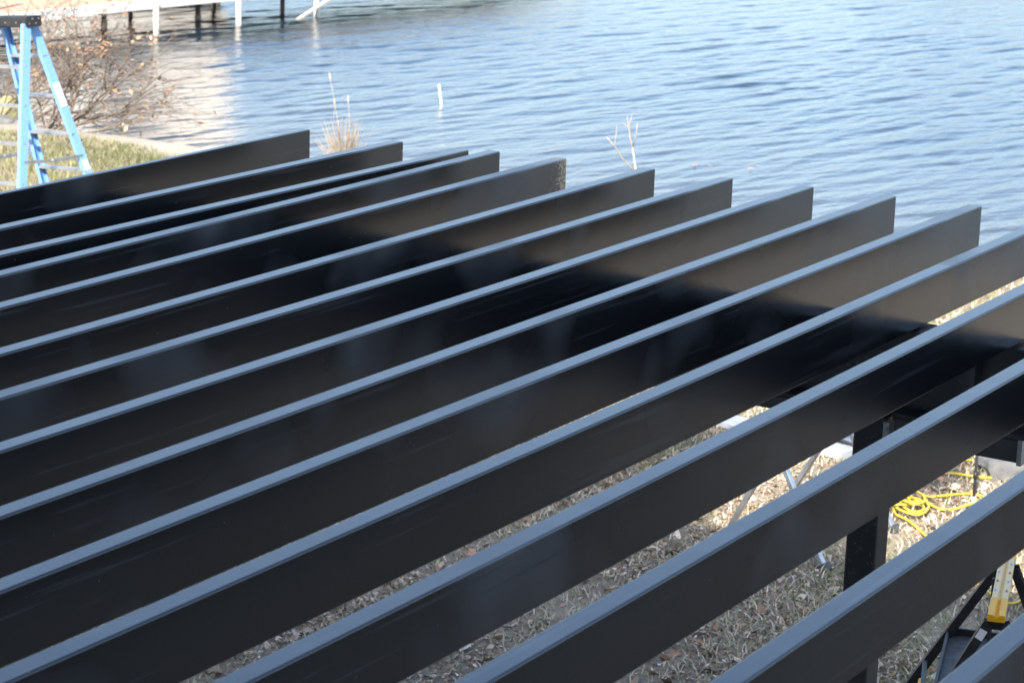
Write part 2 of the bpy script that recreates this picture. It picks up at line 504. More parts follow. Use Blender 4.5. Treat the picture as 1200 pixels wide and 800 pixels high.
for i, (y0, z5, sl_, xe, wj) in enumerate(joists):
    mb = MB()
    n = 24
    prof = rrect(H_J, wj, 0.0055 if wj > 0.03 else 0.003, 3)
    k = len(prof)
    for s in range(n + 1):
        x = HX + 0.05 + (xe - HX - 0.05) * s / n
        wob = 0.0012 * math.sin(1.7 * x + 2.1 * i)
        zc = z5 + sl_ * (x - 5) - H_J / 2
        for (a, b2) in prof:
            mb.v.append(Vector((x, y0 + wj / 2 + b2 + wob, zc + a)))
    for s in range(n):
        for q in range(k):
            r = (q + 1) % k
            mb.f.append((s * k + q, (s + 1) * k + q, (s + 1) * k + r, s * k + r))
    mb.f.append(tuple(range(k))); mb.f.append(tuple(n * k + q for q in reversed(range(k))))
    mat = M['steel_mottle'] if i == 4 else (M['steel_mottle2'] if i == 1 else M['steel'])
    jo = mb.build('joist', mat, fr, False)
    flat = {3, 7, 11, 15}                              # the four flat sides stay flat, the rolled corners are smooth
    for fi, pg in enumerate(jo.data.polygons): pg.use_smooth = fi < n * k and (fi % k) not in flat
    if i == 4: jo['label'] = 'joist with a pale tan mottle on its lake end'
    if i == 0: jo['label'] = 'thin outermost joist nearest the blue ladder'
    # welded end plate
    zc = z5 + sl_ * (xe - 5) - H_J / 2
    ep = MB().sweep(rrect(H_J - 0.006, wj - 0.006, 0.004, 2), (xe - 0.002, y0 + wj / 2, zc), (xe + 0.0035, y0 + wj / 2, zc), (0, 0, 1))
    ep.build('end_plate', M['steel'], jo)

# ledger on the house
MB().box((HX + 0.002, 0.5, 2.33), (HX + 0.05, 5.6, 2.50)).build('ledger', M['steel'], fr)
# I-beam under the joists
BT, BB, BX = 2.348, 2.082, 6.44
bm_ = MB()
bm_.box((BX - 0.065, 0.5, BT - 0.012), (BX + 0.065, 5.62, BT))
bm_.box((BX - 0.065, 0.5, BB), (BX + 0.065, 5.62, BB + 0.012))
bm_.box((BX - 0.006, 0.5, BB + 0.012), (BX + 0.006, 5.62, BT - 0.012))
beam = bm_.build('beam', M['steel'], fr)
for y in (2.0, 2.36, 2.99, 3.69, 4.4, 5.07):
    MB().box((BX - 0.058, y - 0.005, BB + 0.012), (BX - 0.006, y + 0.005, BT - 0.012)).build('stiffener', M['steel'], beam)


def post(y, base=0.0):
    p = MB().sweep(rrect(0.098, 0.098, 0.008, 2), (BX - 0.04, y, base - 0.06), (BX - 0.04, y, BB - 0.006), (1, 0, 0)).build('post', M['steel'], fr)
    MB().box((BX - 0.115, y - 0.08, base - 0.02), (BX + 0.035, y + 0.08, base + 0.012)).build('base_plate', M['steel'], p)
    MB().box((BX - 0.10, y - 0.055, BB - 0.006), (BX + 0.02, y + 0.055, BB + 0.0)).build('cap_plate', M['steel'], p)
    return p


p1 = post(2.66); post(5.45); post(0.9)
# grey cross tubes just below the beam, each side of the first post, with angle brackets
MB().sweep(rrect(0.07, 0.05, 0.004, 2), (BX - 0.035, 2.208, BB - 0.037), (BX - 0.035, 2.598, BB - 0.037), (0, 0, 1)).build('cross_tube', M['greysteel'], fr)
MB().sweep(rrect(0.045, 0.05, 0.004, 2), (BX - 0.035, 2.72, BB - 0.025), (BX - 0.035, 3.63, BB - 0.025), (0, 0, 1)).build('cross_tube', M['greysteel'], fr)
br = MB()
br.box((BX - 0.095, 2.592, BB - 0.085), (BX - 0.089, 2.611, BB - 0.012)); br.box((BX - 0.066, 2.590, BB - 0.08), (BX - 0.061, 2.609, BB - 0.012))
brk = br.build('bracket', M['galv'], fr)
for z in (BB - 0.03, BB - 0.062):
    MB().tube([(BX - 0.104, 2.601, z), (BX - 0.089, 2.601, z)], 0.006, 6).build('bolt', M['galv'], brk)
b2 = MB().box((BX - 0.064, 2.192, BB - 0.078), (BX - 0.008, 2.206, BB - 0.001)).build('bracket', M['galv'], fr)

# ------------------------------------------------------------------ leaf litter and grass
def in_front(p):          # keep scatter to the yard around and below the frame
    return True


def leaf_mesh(name, pts, size, tints, mat, curl=0.5, kind='stuff', parent=None, tip=0.45):
    n = len(pts)
    a = rng.random(n) * 6.283
    tilt = rng.normal(0, tip, n); roll = rng.normal(0, tip, n)
    L = size * (0.6 + 0.8 * rng.random(n)); Wd = L * (0.35 + 0.3 * rng.random(n))
    # 6 points: stem, two shoulders, two waist, tip folded along the midrib
    loc = np.array([(-0.5, 0, 0), (-0.12, -0.5, 0.22), (0.5, 0, 0.1), (-0.12, 0.5, 0.22), (0.02, 0, -0.02)])
    P = np.zeros((n, 5, 3))
    P[:, :, 0] = loc[:, 0] * L[:, None]; P[:, :, 1] = loc[:, 1] * Wd[:, None]; P[:, :, 2] = loc[:, 2] * Wd[:, None] * curl * (rng.random(n)[:, None] * 2.2)
    def rot(P, ang, i, j):
        c = np.cos(ang)[:, None]; s = np.sin(ang)[:, None]
        A = P[:, :, i].copy(); B = P[:, :, j].copy()
        P[:, :, i] = A * c - B * s; P[:, :, j] = A * s + B * c
    rot(P, tilt, 0, 2); rot(P, roll, 1, 2); rot(P, a, 0, 1)
    P += np.asarray(pts)[:, None, :]
    base = np.arange(n)[:, None] * 5
    F = np.concatenate([base + np.array([[0, 1, 4]]), base + np.array([[1, 2, 4]]), base + np.array([[2, 3, 4]]), base + np.array([[3, 0, 4]])])
    C = np.ones((n, 5, 4)); C[:, :, :3] = tints[:, None, :]
    o = link(name, np_mesh(name, P.reshape(-1, 3), F, False, C.reshape(-1, 4)), mat, parent)
    if kind: o['kind'] = kind
    return o


def blades(name, pts, hgt, tints, mat, lean=0.5, parent=None):
    n = len(pts)
    a = rng.random(n) * 6.283
    H = hgt * (0.5 + rng.random(n)); ln = H * lean * (0.4 + 1.6 * rng.random(n)); wd = 0.0013 + 0.0022 * rng.random(n)
    dx = np.cos(a); dy = np.sin(a)
    P = np.zeros((n, 5, 3)); pts = np.asarray(pts)
    P[:, 0] = pts + np.stack([-dy * wd, dx * wd, 0 * a], -1); P[:, 1] = pts + np.stack([dy * wd, -dx * wd, 0 * a], -1)
    mid = pts + np.stack([dx * ln * 0.35, dy * ln * 0.35, H * 0.62], -1)
    P[:, 2] = mid + np.stack([dy * wd, -dx * wd, 0 * a], -1) * 0.8; P[:, 3] = mid + np.stack([-dy * wd, dx * wd, 0 * a], -1) * 0.8
    P[:, 4] = pts + np.stack([dx * ln, dy * ln, H * 0.95], -1)
    base = np.arange(n)[:, None] * 5
    F = np.concatenate([base + np.array([[0, 1, 2]]), base + np.array([[0, 2, 3]]), base + np.array([[3, 2, 4]])])
    C = np.ones((n, 5, 4)); C[:, :, :3] = tints[:, None, :]
    o = link(name, np_mesh(name, P.reshape(-1, 3), F, False, C.reshape(-1, 4)), mat, parent)
    o['kind'] = 'stuff'
    return o


def scatter(n, x0, x1, y0, y1, dz=0.0, keep=None):
    P = np.stack([x0 + (x1 - x0) * rng.random(n), y0 + (y1 - y0) * rng.random(n), np.zeros(n)], -1)
    if keep is not None:
        P = P[keep(P[:, 0], P[:, 1])]
    P[:, 2] = [gheight(x, y) + dz for x, y, _ in P]
    return P


def pick(n, pal, jit=0.25):
    pal = np.array(pal); c = pal[rng.integers(0, len(pal), n)]
    return np.clip(c * (1 + jit * rng.normal(0, 1, (n, 1))), 0.01, 0.9)


def patch(x, y):
    return np.sin(x * 1.9 + 0.7 * np.sin(y * 2.3)) * np.sin(y * 1.6 + 0.9 * np.sin(x * 1.3))


band = lambda x, y: (y > 0.30 * x - 1.2) & (y < 0.42 * x + 5.0)
LP = [(0.44, 0.32, 0.22), (0.34, 0.25, 0.17), (0.54, 0.44, 0.33), (0.22, 0.16, 0.11), (0.46, 0.38, 0.29), (0.14, 0.10, 0.07), (0.38, 0.22, 0.13), (0.60, 0.52, 0.41)]
Pl = scatter(330000, 6.8, 18.0, 1.6, 9.0, 0.010, lambda x, y: band(x, y) & (rng.random(len(x)) < (0.52 - 0.46 * patch(x * 1.4, y * 1.4)) * np.clip(1.6 - 0.09 * x, 0.15, 1)))
big = rng.random(len(Pl)) < 0.06
leaf_mesh('leaf_litter', Pl, np.where(big, 0.068, 0.027) * (0.7 + 0.6 * rng.random(len(Pl))), pick(len(Pl), LP, 0.22) * 1.15, M['leaf'])
tag(COL.objects['leaf_litter'], 'brown dead leaves littering the turf under the steel frame', 'leaf litter')
GP = [(0.54, 0.46, 0.32), (0.46, 0.39, 0.28), (0.60, 0.53, 0.40), (0.50, 0.43, 0.33), (0.24, 0.26, 0.11), (0.40, 0.36, 0.22)]
Pg = scatter(210000, 6.8, 18.0, 1.6, 9.0, 0.0, lambda x, y: band(x, y) & (rng.random(len(x)) < 0.55 + 0.40 * patch(x + 1.2, y)))
tg = pick(len(Pg), GP) * 1.15
green = rng.random(len(Pg)) < np.clip(0.12 + 0.55 * patch(Pg[:, 0] * 1.3 + 2.0, Pg[:, 1] * 1.5), 0.04, 0.7)
tg[green] = pick(int(green.sum()), [(0.16, 0.21, 0.06), (0.11, 0.16, 0.045), (0.22, 0.25, 0.09)])
blades('dormant_grass', Pg, 0.034, tg, M['blade'], 1.1)
tag(COL.objects['dormant_grass'], 'dry straw coloured grass under and beyond the steel frame', 'grass')
GP2 = [(0.29, 0.26, 0.13), (0.22, 0.22, 0.09), (0.34, 0.30, 0.17), (0.13, 0.15, 0.05), (0.18, 0.19, 0.07)]
Pg2 = scatter(140000, 12.5, 17.62, 9.5, 19.5, 0.0, lambda x, y: (rng.random(len(x)) < 0.72 + 0.28 * patch(x * 0.6, y * 0.6)) & (x < 17.35 + 0.22 * np.sin(y * 2.1) + 0.25 * rng.random(len(x))))
tg = pick(len(Pg2), GP2) * 0.9
dk = rng.random(len(Pg2)) < np.clip(0.25 + 0.6 * patch(Pg2[:, 0] * 1.1 + 0.4, Pg2[:, 1] * 0.5), 0, 0.8)  # dark shadow streaks of the lawn, put into the blade tints
tg[dk] = pick(int(dk.sum()), [(0.12, 0.14, 0.05), (0.17, 0.17, 0.07), (0.09, 0.11, 0.04)])
blades('lawn_grass', Pg2, 0.05, tg, M['blade'], 0.9)
tag(COL.objects['lawn_grass'], 'short olive green lawn by the blue ladder at the shore', 'lawn')

# ------------------------------------------------------------------ tree behind the house: its crown dapples the edge of the shade
tree = empty('oak_tree', (-11.5, -2.2, 0), 'tall oak standing behind the house', 'tree')
tk = MB(); tk.tube([(-11.5, -2.2, -0.2), (-11.4, -2.1, 5), (-11.2, -2.2, 11), (-11.1, -2.3, 16.5), (-10.8, -2.4, 20)], [0.42, 0.34, 0.25, 0.14, 0.05], 10)
lv = []
for (gx, gy, r_, n_) in ((12.22, 4.78, .30, 240), (12.0, 6.1, .55, 300), (11.4, 6.55, .6, 420), (12.75, 5.5, .28, 120), (10.9, 6.2, .8, 500), (11.0, 7.3, .6, 300), (9.6, 6.5, 1.5, 700), (9.2, 3.5, 1.4, 600)):
    c_ = Vector((gx, gy, 0)) + SUN * 30.0
    tk.tube([(-11.25, -2.2, min(c_.z - 2.0, 15)), ((-11.25 + c_.x) / 2, (-2.2 + c_.y) / 2, c_.z - 1.0), tuple(c_)], [0.10, 0.06, 0.02], 6)
    for k2 in range(n_):
        q_ = Vector((random.gauss(0, 1), random.gauss(0, 1), random.gauss(0, 1))); q_ = q_.normalized() * (random.random() ** 0.5) * r_
        lv.append(tuple(c_ + q_))
tk.build('trunk', M['bark'], tree, True)
lv = np.array(lv)
leaf_mesh('crown', lv, 0.16, pick(len(lv), [(0.30, 0.18, 0.09), (0.24, 0.15, 0.08), (0.34, 0.22, 0.12)]), M['leaf'], 0.6, None, tree)

# ------------------------------------------------------------------ blue stepladder
top = dep(26, 22, 18.75)
lad = empty('stepladder', (13.75, 12.75, 0), 'blue fibreglass stepladder with black top cap standing on the lawn', 'stepladder')


def foot(x, y):
    p = gnd(x, y); p.z = gheight(p.x, p.y); return p


Rt, Rb = dep(40, 29, 18.75), foot(131, 278)
Lt, Lb = dep(4, 29, 18.95), foot(64, 270)
Vt, Vb = dep(32, 29, 18.62), foot(25.5, 300)
Wt, Wb = dep(-6, 29, 18.82), foot(-44, 290)
long_ax = (Rt - Lt).normalized()                      # along the treads, towards the camera side
spread = Vector((0, 0, 1)).cross(long_ax).normalized()
if spread.dot(Rb - Vb) < 0: spread = -spread


def channel(a, b, sgn, wd=0.078, fl=0.032, t=0.005):
    """C channel: web outward along sgn*long_ax"""
    pr = [(-wd / 2, 0), (wd / 2, 0), (wd / 2, -fl), (wd / 2 - t, -fl), (wd / 2 - t, -t), (-wd / 2 + t, -t), (-wd / 2 + t, -fl), (-wd / 2, -fl)]
    mb = MB(); d = (b - a).normalized(); xd = (spread - d * spread.dot(d)).normalized(); yd = d.cross(xd)
    if yd.dot(long_ax * sgn) < 0: pr = [(x, -y) for x, y in reversed(pr)]
    return mb.sweep(pr, a, b, xd)


for a, b, s in ((Rt, Rb, 1), (Lt, Lb, -1), (Vt, Vb, 1), (Wt, Wb, -1)):
    ra = channel(a, b, s).build('rail', M['blue'], lad)
    d = (b - a).normalized()
    MB().bar(b - d * 0.10, b + d * 0.012, 0.088, 0.045, spread).build('foot_pad', M['blackplastic'], ra)
    if a is Rt:
        e1, e2 = a.lerp(b, 0.275), a.lerp(b, 0.385)
        nrm = d.cross(spread); nrm = nrm if nrm.dot(long_ax) > 0 else -nrm
        MB().bar(e1 + nrm * 0.002, e2 + nrm * 0.002, 0.062, 0.006, spread).build('sticker', M['sticker'], ra)
        MB().bar(a.lerp(b, 0.64) + nrm * 0.002, a.lerp(b, 0.69) + nrm * 0.002, 0.05, 0.006, spread).build('sticker', M['sticker'], ra)
for yy in (66, 113, 158, 201, 246):
    f = (yy - 29) / (278 - 29)
    MB().bar(Lt.lerp(Lb, f), Rt.lerp(Rb, f), 0.075, 0.022, spread).build('tread', M['alu'], lad)
for yy in (80, 126, 171, 218, 262):
    f = (yy - 29) / (300 - 29)
    MB().bar(Wt.lerp(Wb, f), Vt.lerp(Vb, f), 0.022, 0.030, spread).build('rear_brace', M['alu'], lad)
for a, b in ((Vt.lerp(Vb, 0.60), Rt.lerp(Rb, 0.62)), (Wt.lerp(Wb, 0.60), Lt.lerp(Lb, 0.62))):
    md = a.lerp(b, 0.5) - Vector((0, 0, 0.01))
    sp = MB().bar(a, md, 0.028, 0.006, (0, 0, 1)); sp.bar(md, b, 0.028, 0.006, (0, 0, 1))
    so_ = sp.build('spreader', M['alu'], lad)
    MB().tube([md - long_ax * 0.012, md + long_ax * 0.012], 0.016, 8).build('hinge', M['galv'], so_)
cc = (Rt + Lt + Vt + Wt) / 4
Mc = Matrix.Translation(cc) @ Matrix((long_ax.to_tuple() + (0,), spread.to_tuple() + (0,), (0, 0, 1, 0), (0, 0, 0, 1))).transposed()
cap = MB()
pr = rrect(0.16, 0.085, 0.012, 2)
cap.sweep(pr, Mc @ Vector((-0.215, 0, 0.025)), Mc @ Vector((0.215, 0, 0.025)), spread)
cp = cap.build('top_cap', M['blackplastic'], lad)
for u, z in ((-0.05, 0.01), (-0.015, 0.045), (0.02, 0.01), (0.05, 0.045)):
    MB().tube([Mc @ Vector((0.213, u, z)), Mc @ Vector((0.22, u, z))], 0.007, 6).build('rivet', M['galv'], cp)
for u in (-0.15, -0.02, 0.1):
    MB().tube([Mc @ Vector((u, -0.078, 0.02)), Mc @ Vector((u, -0.086, 0.02))], 0.007, 6).build('rivet', M['galv'], cp)

# ------------------------------------------------------------------ aluminium sawhorse under the frame
saw = empty('aluminium_sawhorse', (10.9, 4.88, 0), 'bare aluminium sawhorse with splayed legs partly hidden under the steel joists', 'sawhorse')
A = Vector((10.53, 4.90, 0.57)); B = Vector((11.30, 4.88, 0.57))
MB().bar(A - Vector((0.08, 0, 0)), B + Vector((0.08, 0, 0)), 0.06, 0.05, (0, 0, 1)).build('top_rail', M['alu'], saw)
for a, fpx in ((A, (966, 666)), (A, (849, 629)), (B, (918, 590)), (B, (1047, 620))):
    b = foot(*fpx); d = (b - a).normalized()
    lg = MB().bar(a, b, 0.040, 0.026, (1, 0, 0)).build('leg', M['alu'], saw)
    MB().bar(b - d * 0.03, b + d * 0.012, 0.075, 0.06, (1, 0, 0)).build('foot_pad', M['greyplastic'], lg)

# white board and aluminium tube on the ground behind it
p, q = foot(838, 494), foot(996, 541)
bd = MB().bar(p + Vector((0, 0, 0.03)), q + Vector((0, 0, 0.03)), 0.17, 0.045, (1, 0, 0))
tag(bd.build('white_board', M['foam']), 'long white board lying in the sun behind the aluminium sawhorse', 'board')
p, q = foot(968, 519) + Vector((0, 0, 0.06)), foot(1030, 541) + Vector((0, 0, 0.06))
tag(MB().tube([p, q], 0.03, 10).build('aluminium_tube', M['alu'], None, True), 'short silver tube lying beside the white board', 'tube')

# thin grade rod
p = foot(1140, 594)
rod = empty('grade_rod', p, 'thin dark steel rod with white tip stuck upright by the yellow cord', 'rod')
MB().tube([p + Vector((0, 0, 0.055)), p + Vector((0, 0, 0.55))], 0.0085, 8).build('shaft', M['greysteel'], rod, True)
MB().tube([p + Vector((0, 0, -0.03)), p + Vector((0, 0, 0.06))], 0.011, 8).build('tip', M['white'], rod, True)
MB().tube([p + Vector((0, 0, 0.165)), p + Vector((0, 0, 0.20))], 0.013, 8).build('collar', M['blackplastic'], rod, True)

# ------------------------------------------------------------------ yellow extension cord
def smooth_path(pts, sub=6):
    o = []
    for i in range(len(pts) - 1):
        p0 = pts[max(i - 1, 0)]; p1 = pts[i]; p2 = pts[i + 1]; p3 = pts[min(i + 2, len(pts) - 1)]
        for s in range(sub):
            u = s / sub
            o.append(0.5 * ((2 * p1) + (p2 - p0) * u + (2 * p0 - 5 * p1 + 4 * p2 - p3) * u * u + (3 * p1 - p0 - 3 * p2 + p3) * u ** 3))
    o.append(pts[-1]); return o


cord_a = [(1200, 704), (1180, 712), (1150, 690), (1110, 655), (1083, 629), (1064, 614), (1050, 606)]
cord_b = [(1072, 590), (1082, 592), (1092, 597), (1104, 600), (1117, 601), (1135, 597), (1153, 590), (1150, 586), (1130, 585), (1105, 587), (1085, 586), (1068, 575), (1066, 562), (1090, 558), (1105, 560), (1120, 562),
          (1140, 566), (1160, 566), (1173, 560), (1177, 553), (1168, 547), (1150, 545), (1128, 544), (1112, 540)]
pts = [foot(x, y) for x, y in cord_a]
cc_ = foot(1061, 597)
side = Vector((RT.x, RT.y, 0)).normalized(); away = Vector((FW.x, FW.y, 0)).normalized()
for k2 in range(52):                                   # loose coil, about four turns
    an = math.pi * 1.05 + k2 * 2 * math.pi / 12
    kk = k2 / 52
    r1_, r2_ = 0.075 + 0.022 * math.sin(k2 * 0.55), 0.17 + 0.06 * math.sin(k2 * 0.41 + 1)
    pts.append(cc_ + side * (r1_ * math.cos(an) + 0.05 * math.sin(kk * 9)) + away * (r2_ * math.sin(an) * 0.8) + Vector((0, 0, 0.012 + 0.012 * (k2 // 12))))
pts += [foot(x, y) for x, y in cord_b]
for i, p in enumerate(pts): p.z += 0.024 + 0.006 * math.sin(i * 1.7)
mb = MB().tube(smooth_path(pts, 4), 0.0070, 6)
cord = mb.build('extension_cord', M['cord'], None, True)
tag(cord, 'yellow extension cord tangled in loops on the sunlit leaves', 'cord')

# ------------------------------------------------------------------ black and yellow folding sawhorse
N0 = Vector((8.25, 2.88, 0.80)); U = Vector((0.955, 0.296, 0)); Vv = Vector((-0.296, 0.955, 0)); Fe = N0 + U * 0.78
fs = empty('folding_sawhorse', (8.6, 3.0, 0), 'black folding sawhorse with yellow notched top and tray at lower right', 'sawhorse')
# notched top: V groove along its length
prof = [(-0.031, -0.010), (0.031, -0.010), (0.031, 0.016), (0.010, 0.016), (0.0, 0.003), (-0.010, 0.016), (-0.031, 0.016)]
tp = MB().sweep([(y, -x) for x, y in prof], N0 + U * 0.205, Fe - U * 0.09, (0, 0, 1)).build('top', M['oak'], fs)
for a, b in ((N0, N0 + U * 0.204), (Fe - U * 0.089, Fe)):
    MB().sweep([(y * 1.04, -x * 1.07) for x, y in prof], a, b, (0, 0, 1)).build('end_cap', M['yellow'], tp)
for k2 in range(4):                                    # printed measuring marks along both edges
    for s in (-1, 1):
        c0 = N0 + U * (0.29 + 0.11 * k2) + Vv * (0.021 * s) + Vector((0, 0, 0.0165))
        MB().bar(c0 - U * 0.010, c0 + U * 0.010, 0.008, 0.002, Vv).build('mark', M['blue'] if (k2 + (s > 0)) % 2 else M['rust'], tp)
MB().bar(N0 + U * 0.03 + Vector((0, 0, -0.032)), Fe - U * 0.03 + Vector((0, 0, -0.032)), 0.042, 0.05, (0, 0, 1)).build('hinge_rail', M['blackplastic'], fs)
legs = []
for e, du, sp_ in ((N0 + U * 0.05, -0.05, 0.40), (Fe - U * 0.06, 0.07, 0.47)):
    for s in (1, -1):
        a = e + Vv * (0.03 * s) + Vector((0, 0, -0.03)); b = e + Vv * ((sp_ if s > 0 else 0.36) * s) + U * du; b.z = gheight(b.x, b.y)
        pr = [(-0.026, -0.018), (0.026, -0.018), (0.026, 0.018), (0.018, 0.018), (0.018, -0.008), (-0.018, -0.008), (-0.018, 0.018), (-0.026, 0.018)]
        lo = MB().sweep(pr, a, b, U).build('leg', M['blackplastic'], fs); legs.append((a, b))
        d = (b - a).normalized()
        MB().bar(b - d * 0.04, b + d * 0.01, 0.075, 0.05, U).build('foot_pad', M['greyplastic'], lo)
        if s == 1 and du < 0:
            nr = U * -1.0
            c1, c2 = a.lerp(b, 0.035) + nr * 0.027, a.lerp(b, 0.085) + nr * 0.027
            MB().bar(c1, c2, 0.030, 0.004, nr.cross(d)).build('sticker', M['sticker'], lo)
# side panels of the legs with yellow latches
for s, (i, j) in ((1, (0, 2)), (-1, (1, 3))):
    for f0 in (0.62, 0.80):
        p = legs[i][0].lerp(legs[i][1], f0); q = legs[j][0].lerp(legs[j][1], f0)
        sr = MB().bar(p, q, 0.055, 0.02, (0, 0, 1)).build('side_rail', M['greyplastic'], fs)
        c = p.lerp(q, 0.62) + Vv * 0.014 * s
        MB().bar(c - U * 0.06, c + U * 0.06, 0.036, 0.016, (0, 0, 1)).build('latch', M['yellow'], sr)
# tray hung between the legs
pa = [legs[k2][0].lerp(legs[k2][1], 0.44) for k2 in (0, 1, 3, 2)]
ctr = sum(pa, Vector()) / 4
MB_ = MB()
Mt = Matrix.Translation(ctr) @ Matrix((U.to_tuple() + (0,), Vv.to_tuple() + (0,), (0, 0, 1, 0), (0, 0, 0, 1))).transposed()
hu = (pa[3] - pa[0]).length / 2 + 0.01; hv = (pa[1] - pa[0]).length / 2 + 0.01
MB_.box((-hu, -hv, -0.008), (hu, hv, 0.0), Mt)
tr = MB_.build('tray', M['greyplastic'], fs)
rim = MB(); rim.box((-hu, hv, -0.008), (hu, hv + 0.012, 0.03), Mt); rim.box((-hu, -hv - 0.012, -0.008), (hu, -hv, 0.03), Mt)
rim.box((hu, -hv - 0.012, -0.008), (hu + 0.012, hv + 0.012, 0.03), Mt); rim.box((-hu - 0.012, -hv - 0.012, -0.008), (-hu, hv + 0.012, 0.03), Mt)
rim.build('rim', M['blackplastic'], tr)
strut = MB(); strut.tube([Mt @ Vector((0.05, 0.02, 0.0)), Mt @ Vector((0.05, 0.02, 0.38))], 0.008, 6)
strut.build('centre_strut', M['blackplastic'], fs)

# ------------------------------------------------------------------ stones
def rock(name, c, sz, mat, label, group=None, seed=0):
    bm = bmesh.new()
    bmesh.ops.create_icosphere(bm, subdivisions=3, radius=1.0)
    for v in bm.verts:
        p = v.co.copy()
        f = 1 + 0.30 * noise.noise(p * 1.1 + Vector((seed, 0, 0))) + 0.10 * noise.noise(p * 3.5 + Vector((0, seed, 0)))
        v.co = Vector((p.x * sz[0] * f, p.y * sz[1] * f, p.z * sz[2] * f))
    me = bpy.data.meshes.new(name); bm.to_mesh(me); bm.free()
    o = link(name, me, mat); o.location = c; o.rotation_euler = (0, 0, seed * 1.3)
    return tag(o, label, 'rock', group)


c = foot(1196, 549); rock('boulder', (c.x, c.y, 0.03), (0.20, 0.34, 0.13), M['stone'], 'grey boulder at the right edge behind the cord loop', None, 1)
c = foot(1152, 533); rock('boulder', (c.x + .1, c.y, 0.02), (0.16, 0.30, 0.10), M['stone'], 'low pale boulder just above the far loop of the cord', None, 2)
c = foot(9, 133); rock('boulder', (c.x, c.y, 0.02), (0.14, 0.17, 0.17), M['moss'], 'yellow green mossy boulder behind the blue ladder', None, 3)
c = foot(22, 146); rock('boulder', (c.x, c.y, 0.0), (0.12, 0.18, 0.06), M['stone'], 'flat pale shore stone right below the mossy boulder', None, 4)
c = foot(3, 146); rock('boulder', (c.x, c.y, 0.0), (0.12, 0.16, 0.09), M['stone'], 'pale shore stone at the far left edge below the mossy boulder', None, 5)
c = foot(18, 118); rock('boulder', (c.x, c.y, -0.05), (0.14, 0.14, 0.10), M['stone'], 'dark shore rock above the mossy boulder', None, 6)

# ------------------------------------------------------------------ bare shrub hanging over the water on the left
def branchy(mb, start, direction, length, rad, depth, tips, spread_=0.55, up=0.0):
    n = 5
    pts = [start]; d = direction.normalized()
    for i in range(n):
        d = (d + Vector((random.gauss(0, .16), random.gauss(0, .16), random.gauss(0, .13) + up))).normalized()
        pts.append(pts[-1] + d * length / n)
    mb.tube(pts, [rad * (1 - 0.55 * i / n) for i in range(n + 1)], 5 if rad > 0.006 else 4, False)
    if depth == 0:
        tips.append((pts[-1], d)); return
    for k2 in range(random.choice((2, 3, 3))):
        i = random.randint(2, n)
        nd_ = (d + Vector((random.gauss(0, spread_), random.gauss(0, spread_), random.gauss(0, spread_ * 0.7)))).normalized()
        branchy(mb, pts[i], nd_, length * random.uniform(0.55, 0.8), rad * 0.55, depth - 1, tips, spread_, up)
    branchy(mb, pts[-1], d, length * 0.7, rad * 0.55, depth - 1, tips, spread_, up)


def shrub(name, base, lean, label, nstem, ln, depth, leaf_n):
    root = empty(name, base, label, 'shrub')
    mb = MB(); tips = []
    for k2 in range(nstem):
        d = Vector(lean) + Vector((random.gauss(0, .35), random.gauss(0, .35), random.gauss(0, .2)))
        branchy(mb, Vector(base) + Vector((random.gauss(0, .12), random.gauss(0, .12), -0.05)), d, ln * random.uniform(.7, 1.1), 0.014, depth, tips)
    mb.build('branches', M['bark'], root, True)
    P = []
    cl = random.sample(tips, min(len(tips), 26))
    for p, d in cl:
        for k2 in range(leaf_n // 26):
            P.append(p + Vector((random.gauss(0, .05), random.gauss(0, .05), random.gauss(-.02, .045))))
    for p, d in tips:
        if random.random() < 0.35: P.append(p)
    P = np.array([tuple(p) for p in P])
    leaf_mesh('leaves', P, 0.06, pick(len(P), [(0.28, 0.15, 0.08), (0.34, 0.21, 0.12), (0.20, 0.11, 0.06), (0.38, 0.27, 0.17)]), M['leaf'], 0.6, None, root)
    return root


bs = foot(45, 150)
shrub('bare_shrub', (bs.x + 0.2, bs.y + 0.1, gheight(bs.x + .2, bs.y + .1)), (0.70, -0.22, 0.70), 'bare tangled shrub with rusty dead leaves leaning over the water', 15, 0.78, 3, 300)
bs = foot(-15, 140)
shrub('bare_shrub', (bs.x + 0.2, bs.y + 0.2, gheight(bs.x + .2, bs.y + .2)), (0.55, -0.2, 0.75), 'bare brown shrub at the far left edge behind the ladder', 9, 0.80, 3, 160)

# ------------------------------------------------------------------ pale sapling, dry grass tuft, stake, floating leaves
D = 21.3
sp0 = dep(744, 205, D)
sap = empty('sapling', (sp0.x, sp0.y, gheight(sp0.x, sp0.y)), 'pale leafless sapling twig rising above the steel joists at the shore', 'sapling')
gz = Vector((sp0.x, sp0.y, gheight(sp0.x, sp0.y) - 0.03))
J = lambda *a: [dep(x, y, D + o) for x, y, o in a]
st = MB()
st.tube([gz] + J((745, 198, 0), (743, 185, 0.02), (741, 173, 0.03)), [0.014, 0.011, 0.0095, 0.008], 6)
st.build('stem', M['palebark'], sap, True)
for chain, r0 in ((J((741, 173, .03), (738, 160, .06), (737, 148, .03), (741, 134, .0)), 0.0065), (J((741, 173, .03), (745, 160, -.05), (747, 145, -.08)), 0.0055),
                  (J((737, 149, .03), (732, 146, .08), (728, 144, .1)), 0.004), (J((745, 203, 0), (738, 195, -.05), (728, 184, -.1), (721, 172, -.14), (711, 161, -.2)), 0.0085),
                  (J((720, 169, -.14), (722, 158, -.1), (723, 147, -.08)), 0.005), (J((738, 158, .06), (736, 146, .1), (735, 136, .12)), 0.004)):
    MB().tube(chain, [r0 * (1 - 0.5 * i / (len(chain) - 1)) for i in range(len(chain))], 5).build('branch', M['palebark'], sap, True)

